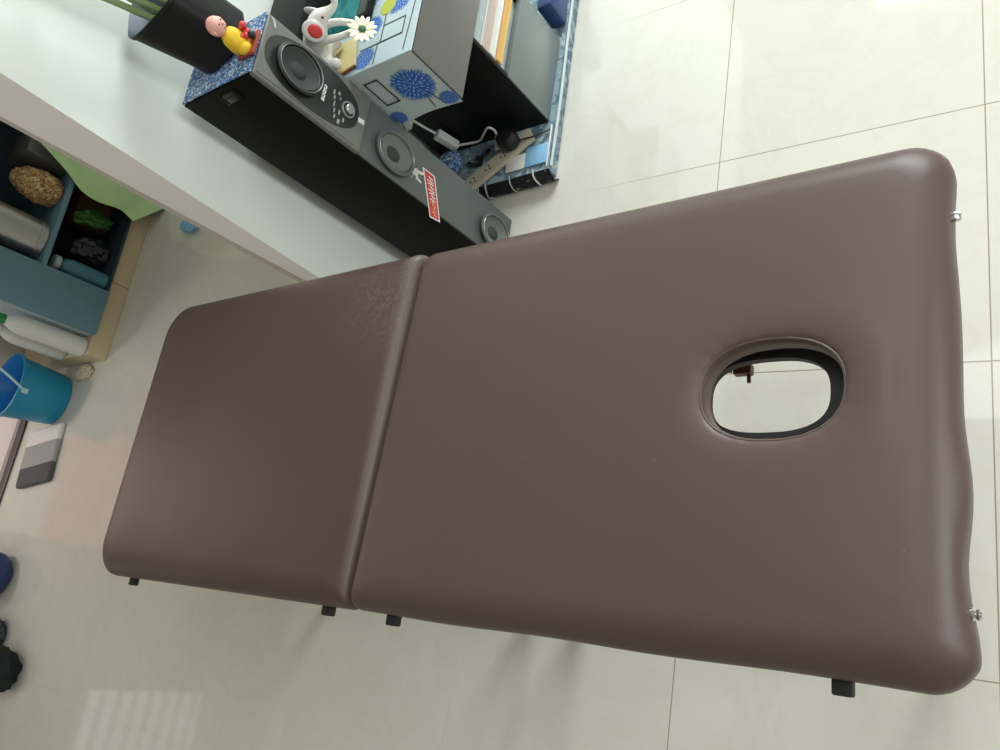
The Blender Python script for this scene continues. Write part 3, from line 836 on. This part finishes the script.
b = bmesh.new(); tube(b, spline([(-1.206, 1.34, .045), (-1.200, 1.6, .05), (-1.204, 1.9, .05), (-1.200, 2.3, .048)], 8), .005, 8); obj('plastic_edging', b, M['sheet_grey'], pf)
b = bmesh.new(); box2(b, (-1.292, 1.345, .0605), (-1.214, 1.415, .0665), .002, mi=0); box2(b, (-1.365, 1.345, .0605), (-1.293, 1.400, .0655), .002, mi=1); box2(b, (-1.2135, 1.33, .0605), (-1.208, 1.48, .0645), .002, mi=1)
tag(obj('folded_cover', b, [M['lightblue'], M['white_plastic']]), 'folded light blue and white plastic on the platform corner nearest the table', 'plastic sheet')

b = bmesh.new(); ang = math.atan2(.125, .215)
t = bmesh.new(); bmesh.ops.create_cube(t, size=1); bmesh.ops.scale(t, vec=(.30, .055, .016), verts=t.verts); bmesh.ops.bevel(t, geom=t.edges[:], offset=.003, segments=2, affect='EDGES')
merge(b, t, T((-1.405, 1.385, .0705), (0, 0, ang)))
ps = thing('extension_board', 'beige extension board lying slantwise on the blue wrapped platform', 'extension board')
obj('body', b, M['board'], ps)
for k in (-1.0, -.3, .4):
    b = bmesh.new()
    for (du, dv) in ((-.008, 0), (.008, .007), (.008, -.007)):
        p = Matrix.Rotation(ang, 4, 'Z') @ Vector((k * .09 + du, dv, 0)); lathe(b, [(.0035, .0005), (0, .0005)], T((-1.405 + p.x, 1.385 + p.y, .0785)), 10)
    obj('socket', b, M['rubber'], ps)
ad = thing('power_adapter', 'round black power adapter plugged into the beige extension board', 'adapter', (-1.338, 1.432, .0795))
b = bmesh.new(); lathe(b, [(0, 0), (.024, 0), (.033, .008), (.037, .032), (.031, .052), (.014, .060), (0, .061)], None, 28, 0, 1.0, .85); obj('housing', b, M['black_plastic'], ad)
b = bmesh.new(); tube(b, spline([(.026, .0, .012), (.052, .0, .011), (.090, .004, .005), (.125, .03, -.0155)], 8), .0025, 8); obj('cord', b, M['black_plastic'], ad)
cb = thing('charging_cable', 'white cable with a small white box running from the cabinet to the extension board', 'cable')
b = bmesh.new(); tube(b, spline([(-1.62, 1.475, .34), (-1.60, 1.474, .285), (-1.585, 1.472, .235), (-1.570, 1.470, .195)], 8), .004, 8)
tube(b, spline([(-1.545, 1.470, .112), (-1.50, 1.474, .099), (-1.462, 1.474, .098), (-1.425, 1.472, .125), (-1.397, 1.472, .142), (-1.384, 1.470, .125), (-1.385, 1.462, .105)], 8), .004, 8); obj('cord', b, M['white_plastic'], cb)
b = bmesh.new(); box(b, (-1.557, 1.468, .152), (.030, .030, .085), .005, rot=(0, -.22, 0)); obj('inline_box', b, M['white_plastic'], cb)
b = bmesh.new(); tube(b, [(-1.385, 1.462, .106), (-1.392, 1.428, .0815)], [.007, .011], 10); obj('plug', b, M['white_plastic'], cb)
b = bmesh.new(); tube(b, spline([(-1.525, 1.425, .066), (-1.50, 1.410, .070), (-1.475, 1.405, .068), (-1.470, 1.42, .066), (-1.49, 1.435, .070), (-1.46, 1.43, .073), (-1.445, 1.455, .066)], 8), .006, 8)
tag(obj('coiled_cord', b, M['black_plastic']), 'short coil of black cord beside the beige extension board', 'cord')
b = bmesh.new(); lumpy(b, (-1.59, 1.435, .082), (.045, .045, .030), .15, 3, 4); tag(obj('cloth_pouch', b, M['blue_cloth']), 'small blue printed pouch between tower speaker and extension board', 'pouch')
b = bmesh.new(); box(b, (-1.235, 1.93, .115), (.055, .15, .105), .012, rot=(0, 0, .06)); tag(obj('blue_case', b, M['navy']), 'navy blue case standing on the platform behind the lower cabinet', 'case')

# things on the upper cabinet
EZ = CZ1 + .0035
el = thing('elephant_figurine', 'white ceramic elephant figurine with red ears holding a daisy', 'figurine', (-1.405, 1.275, EZ))
el.rotation_euler.z = math.radians(12)
def skin_body():
    """one continuous surface grown along joints"""
    me = bpy.data.meshes.new('body')
    J = [(-.026, 0, .038, .036), (-.010, 0, .062, .036), (.022, 0, .090, .027), (.060, 0, .114, .026), (.080, .004, .113, .016),  # rump, back, shoulder, head, brow
         (.098, .010, .106, .011), (.114, .018, .110, .009), (.117, .022, .126, .0075), (.107, .022, .136, .007),                 # raised trunk
         (.0, .030, .024, .019), (.036, .040, .013, .013), (.0, -.030, .024, .019), (.036, -.040, .013, .013),                     # hind legs
         (.048, .024, .080, .011), (.088, .016, .066, .009), (.124, -.004, .054, .008),
         (.040, -.024, .076, .011), (.080, -.026, .062, .009), (.122, -.022, .050, .008)]
    E_ = [(0, 1), (1, 2), (2, 3), (3, 4), (4, 5), (5, 6), (6, 7), (7, 8), (0, 9), (9, 10), (0, 11), (11, 12), (2, 13), (13, 14), (14, 15), (2, 16), (16, 17), (17, 18)]
    me.from_pydata([j[:3] for j in J], E_, [])
    o = link('tmp_body', me)
    md = o.modifiers.new('s', 'SKIN')
    for v, j in zip(me.skin_vertices[0].data, J): v.radius = (j[3], j[3])
    me.skin_vertices[0].data[0].use_root = True
    o.modifiers.new('d', 'SUBSURF').levels = 2
    bpy.context.view_layer.update()
    r = bpy.data.meshes.new_from_object(o.evaluated_get(bpy.context.evaluated_depsgraph_get()))
    bpy.data.objects.remove(o); bpy.data.meshes.remove(me)
    for p in r.polygons: p.use_smooth = True
    r.materials.clear(); r.materials.append(M['porcelain']); r.name = 'body'
    return r
body = link('body', skin_body(), el); body.location.z = .010
for s in (-1, 1):
    m = T((.048, s * .030, .122), (s * .25, -.15, s * -.5))
    b = bmesh.new(); ball(b, (0, 0, 0), (.025, .006, .028)); bmesh.ops.transform(b, matrix=m, verts=b.verts); e = obj('ear', b, M['porcelain'], el)
    b = bmesh.new(); ball(b, (.002, s * .0045, -.002), (.015, .004, .018)); bmesh.ops.transform(b, matrix=m, verts=b.verts); obj('ear_lining', b, M['red_gloss'], e)
for s in (-1, 1):
    b = bmesh.new(); ball(b, (.081, s * .0155 + .002, .127), (.003, .0025, .003), u=10, v=8)
    obj('eye', b, M['rubber'], el)
b = bmesh.new(); box(b, (.010, 0, .004), (.115, .098, .008), .003); o = obj('base', b, M['wood_pale'], el); o['label'] = 'pale wooden base'
b = bmesh.new(); box(b, (.010, -.0512, .0035), (.113, .004, .007), .001); obj('base_edge', b, M['wood'], el)
fl = bmesh.new()
fm = T((.138, -.026, .055), (.0, .75, -.3))
for k in range(14):
    a = 2 * PI * k / 14
    t = bmesh.new(); bmesh.ops.create_uvsphere(t, u_segments=10, v_segments=8, radius=1)
    merge(fl, t, fm @ T((.021 * math.cos(a), .021 * math.sin(a), .002 * (k % 2)), (0, -.15, a), (.0155, .0062, .002)))
fo = obj('daisy', fl, M['petal'], el); fo['label'] = 'cream daisy with a green centre'
b = bmesh.new(); ball(b, (0, 0, 0), (.009, .009, .005)); bmesh.ops.transform(b, matrix=fm @ T((0, 0, .003)), verts=b.verts); obj('daisy_centre', b, M['leafgreen'], fo)

b = bmesh.new(); box2(b, (-1.64, 1.232, EZ + .0003), (-1.482, 1.70, EZ + .085), .006)
tag(obj('media_box', b, M['black_paint']), 'black box behind the elephant figurine against the wall on the floral cover', 'electronics')
b = bmesh.new()
cloth_grid(b, lambda u, v: (-1.468 + u * .108, 1.375 + v * .2, EZ + .003 + .012 * (1 + noise.fractal(Vector((u * 4, v * 4, 3)), 1, 2, 3)) * min(1, 8 * u, 8 * (1 - u), 8 * v + .1)), 20, 20)
r = bmesh.ops.extrude_face_region(b, geom=b.faces[:]); bmesh.ops.translate(b, vec=(0, 0, .006), verts=[g for g in r['geom'] if isinstance(g, bmesh.types.BMVert)])
tag(obj('folded_cloth', b, M['teal_cloth']), 'folded teal cloth on the floral cover behind the elephant figurine', 'cloth')
rm = thing('remote_control', 'slim black remote control lying beside the teal cloth on the floral cover', 'remote control')
b = bmesh.new(); box2(b, (-1.352, 1.375, EZ + .0003), (-1.312, 1.545, EZ + .020), .004); obj('body', b, M['black_paint'], rm)
b = bmesh.new(); box2(b, (-1.346, 1.385, EZ + .0195), (-1.318, 1.535, EZ + .0212), .0008); obj('keypad', b, M['panel_gloss'], rm)

# ------------------------------------------------------------------ kitchen corner behind the partition
kb = thing('kitchen_rack', 'blue painted open kitchen cabinet standing on the beige tiled kerb', 'cabinet')
KX, KD, KZ0 = -3.70, .48, .0935
b = bmesh.new(); box2(b, (KX - .03, 1.06, KZ0), (KX, 1.283, .86), .003); obj('front_panel', b, M['kitchen_blue'], kb)
b = bmesh.new(); box2(b, (KX - KD, 1.06, KZ0), (KX - .031, 1.075, .86), .002); o = obj('side_panel', b, M['kitchen_pale'], kb); o['label'] = 'pale blue end panel'
for y_, x_ in ((1.270, KX - .031), (2.408, KX)):
    b = bmesh.new(); box2(b, (KX - KD, y_, KZ0), (x_, y_ + .012, .86), .002); obj('divider', b, M['kitchen_dark'], kb)
b = bmesh.new(); box2(b, (KX - KD, 1.283, .395), (KX, 2.40, .418), .003); obj('shelf', b, M['kitchen_blue'], kb)
b = bmesh.new(); box2(b, (KX - KD, 1.283, KZ0), (KX - KD + .012, 2.40, .86)); obj('back_panel', b, M['kitchen_dark'], kb)
b = bmesh.new(); box2(b, (KX - KD, 1.283, KZ0), (KX - .01, 2.40, KZ0 + .012)); obj('bottom_board', b, M['kitchen_dark'], kb)
b = bmesh.new(); box2(b, (KX - KD, 1.05, .861), (KX + .01, 2.42, .89), .003); obj('top_board', b, M['kitchen_dark'], kb)
def bottle(name, label, cat, loc, r, h, mb, mc, cap_r=.5, flat=1.0, handle=False, group=None):
    t = thing(name, label, cat, loc, .4, group)
    b = bmesh.new()
    lathe(b, [(0, 0), (r * .92, 0), (r, r * .1), (r, h * .62), (r * .96, h * .70), (r * .78, h * .80), (r * .48, h * .875), (r * .40, h * .89), (r * .40, h * .91), (0, h * .91)], None, 32, 0, 1, flat)
    obj('body', b, mb, t)
    b = bmesh.new(); lathe(b, [(0, h * .895), (r * cap_r, h * .895), (r * cap_r, h * .985), (r * cap_r * .9, h), (0, h)], None, 20); obj('cap', b, mc, t)
    return t
bottle('white_bottle', 'tall white bottle with green cap beside the blue cabinet end panel', 'bottle', (-3.795, 1.003, KZ0 + .0005), .046, .40, M['white_plastic'], M['cap_green'])
bottle('white_bottle', 'second white bottle behind the bucket next to the green capped bottle', 'bottle', (-3.99, 1.00, KZ0 + .0005), .044, .33, M['white_plastic'], M['white_plastic'])
bottle('spray_bottle', 'teal bottle with pale top inside the lower blue cabinet bay', 'bottle', (-3.765, 1.335, KZ0 + .0125), .045, .25, M['bottle_teal'], M['kitchen_pale'], .8)
SZ = .4185
pt = thing('steel_pot', 'large brushed steel pot on the blue cabinet shelf', 'pot', (-3.81, 1.41, SZ))
b = bmesh.new(); lathe(b, [(0, 0), (.092, 0), (.098, .006), (.100, .235), (.106, .240), (.106, .246), (.097, .246), (.096, .02), (0, .015)], None, 40); obj('body', b, M['steel'], pt)
b = bmesh.new(); lathe(b, [(.1015, .03), (.103, .034), (.1015, .038)], None, 40); obj('bottom_band', b, M['steel'], pt)
b = bmesh.new(); lumpy(b, (-3.78, 1.650, SZ + .0885), (.075, .075, .12), .16, 2.6, 2, flat_base=True)
tag(obj('onion_bag', b, M['onion']), 'net bag of onions on the blue cabinet shelf next to the steel pot', 'bag')
b = bmesh.new(); box(b, (-3.87, 1.83, SZ + .10), (.24, .14, .20), .012, rot=(0, .0, .1)); tag(obj('storage_tin', b, M['laminate']), 'grey tin on the blue cabinet shelf behind the onion bag', 'tin')
pn = thing('frying_pan', 'black pan resting on the grey tin on the blue cabinet shelf', 'pan', (-3.93, 1.66, SZ + .28))
b = bmesh.new(); lathe(b, [(0, 0), (.10, 0), (.14, .045), (.145, .045), (.105, -.006), (0, -.006)], T((0, 0, .06), (.2, -.3, 0)), 32); obj('body', b, M['black_plastic'], pn)
b = bmesh.new(); tube(b, spline([(.13, .02, .125), (.20, .03, .12), (.24, .035, .10)], 5), .012, 10, flat=.6); obj('handle', b, M['black_plastic'], pn)
b = bmesh.new(); lumpy(b, (-3.84, 1.485, .106 + .07), (.065, .065, .098), .3, 3, 6); tag(obj('plastic_bag', b, M['dark_bag']), 'crumpled dark plastic bag in the lower blue cabinet bay', 'bag')
b = bmesh.new(); lumpy(b, (-3.80, 1.63, .106 + .125), (.034, .038, .080), .45, 2.2, 9, rot=(.25, 0, 0), flat_base=False); tag(obj('plastic_bag', b, M['green_bag']), 'bright green plastic bag in the lower blue cabinet bay', 'bag')
b = bmesh.new(); box(b, (-4.0, 1.74, .106 + .0855), (.16, .2, .17), .01); tag(obj('carton', b, M['brown_box']), 'brown carton behind the green bag in the lower blue cabinet bay', 'box')
b = bmesh.new()
def curt(u, v):
    ye = 1.80 + (1.655 - 1.80) * v - .045 * math.sin(PI * min(1, v * 1.15)) + .012 * math.sin(v * 9)
    y = ye + u * (2.36 - ye); q = min(1, u * 6); z = .59 + (.105 - .10 * q - .59) * v
    return (KX + .022 + .085 * v * v * q + .010 * math.sin(u * 26 + v * 2) + .012 * noise.noise(Vector((u * 3, v * 5, 0))), y, z)
cloth_grid(b, curt, 50, 24)
tag(obj('plastic_curtain', b, M['green_sheet']), 'pale green plastic sheet hanging over the front of the blue cabinet', 'curtain')

bk = thing('bucket', 'blue plastic bucket with a pale wire handle standing on the floor', 'bucket', (-4.10, .785, 0), -.2)
b = bmesh.new(); lathe(b, [(0, 0), (.118, 0), (.126, .006), (.132, .05), (.152, .235), (.160, .237), (.162, .250), (.155, .252)], None, 48); obj('shell', b, M['bucket'], bk)
b = bmesh.new(); lathe(b, [(.155, .252), (.148, .235), (.126, .02), (0, .015)], None, 48); obj('lining', b, M['bucket_in'], bk)
b = bmesh.new(); hp = []
for k in range(25):
    a = PI * k / 24; hp.append((.163 * math.cos(a), .085 * math.sin(a), .225 + .15 * math.sin(a)))
tube(b, hp, .006, 8)
hd_ = obj('handle', b, M['clear'], bk)
for s in (-1, 1):
    b = bmesh.new(); box(b, (s * .156, 0, .222), (.016, .026, .03), .004); obj('handle_lug', b, M['clear'], bk)

b = bmesh.new()
t = bmesh.new(); box(t, (0, .165, .0), (.32, .29, .026), .012, seg=3); 
for v in t.verts:
    if abs(v.co.z) < .014: v.co.z += .002 * noise.noise(v.co * 30)
merge(b, t)
o = obj('foot_mat', b, [M['mat_stripe']]); o.location = (-4.045, .330, .0145); o.rotation_euler.z = math.radians(8)
tag(o, 'small rectangular mat in three grey bands on the floor by the bucket', 'mat')
b = bmesh.new(); lumpy(b, (-3.90, .915, .012), (.075, .04, .016), .3, 3, 3); tag(obj('rag', b, M['cream']), 'crumpled cream rag on the floor at the kerb corner', 'rag')
b = bmesh.new(); lumpy(b, (-3.27, 1.60, .02), (.07, .04, .028), .35, 3, 5); tag(obj('plastic_wrapper', b, M['lightblue']), 'pale blue plastic wrapper on the floor behind the white wall end', 'wrapper')

# things cut by the left edge of the picture
b = bmesh.new(); lumpy(b, (-4.09, -.085, .07), (.14, .115, .098), .06, 1.5, 1); tag(obj('navy_bag', b, M['navy']), 'rounded navy blue bag on the floor beside the washroom doorway', 'bag')
b = bmesh.new(); lumpy(b, (-3.93, -.325, .045), (.09, .07, .063), .25, 3, 12); tag(obj('printed_cloth', b, M['denim']), 'crumpled dark printed cloth on the floor beside the navy bag', 'cloth')
b = bmesh.new(); lumpy(b, (-3.735, -.445, .04), (.14, .085, .055), .22, 2.2, 15); tag(obj('black_cloth', b, M['cloth_black']), 'crumpled black cloth on the floor beyond the printed cloth', 'cloth')

# ------------------------------------------------------------------ light
def area(name, loc, tgt, sx, sy, power, col=(1, 1, 1)):
    l = bpy.data.lights.new(name, 'AREA'); l.shape = 'RECTANGLE'; l.size = sx; l.size_y = sy; l.energy = power; l.color = col
    o = bpy.data.objects.new(name, l); COL.objects.link(o); o.location = loc
    o.rotation_euler = (Vector(tgt) - Vector(loc)).to_track_quat('-Z', 'Y').to_euler()
    return o
area('window_light', (.6, 5.1, 2.95), (-.2, .9, 0), 3.0, 1.5, 262, (.93, 1, .99))
area('ceiling_light', (.0, 1.0, 2.75), (-.2, .9, 0), 1.6, .8, 12, (.98, 1, .97))
area('side_fill_light', (2.4, .5, 2.3), (-1.2, .7, .6), .9, 1.2, 44, (.93, 1, .99))  # added fill from behind the camera for wall and pad edges, not a doorway
area('washroom_light', (-5.1, .5, 2.3), (-5.2, .4, 0), .5, .5, 19, (1, .95, .92))
area('louvre_light', (-4.66, -1.185, 1.2), (-3.6, -1.185, 1.2), 1.12, .88, 2.6, (1, .99, .95))
w = bpy.data.worlds.new('world'); scn.world = w; w.use_nodes = True
bg = w.node_tree.nodes['Background']; bg.inputs[0].default_value = (.98, .95, .84, 1); bg.inputs[1].default_value = .37
scn.view_settings.view_transform = 'Standard'
scn.view_settings.look = 'None'
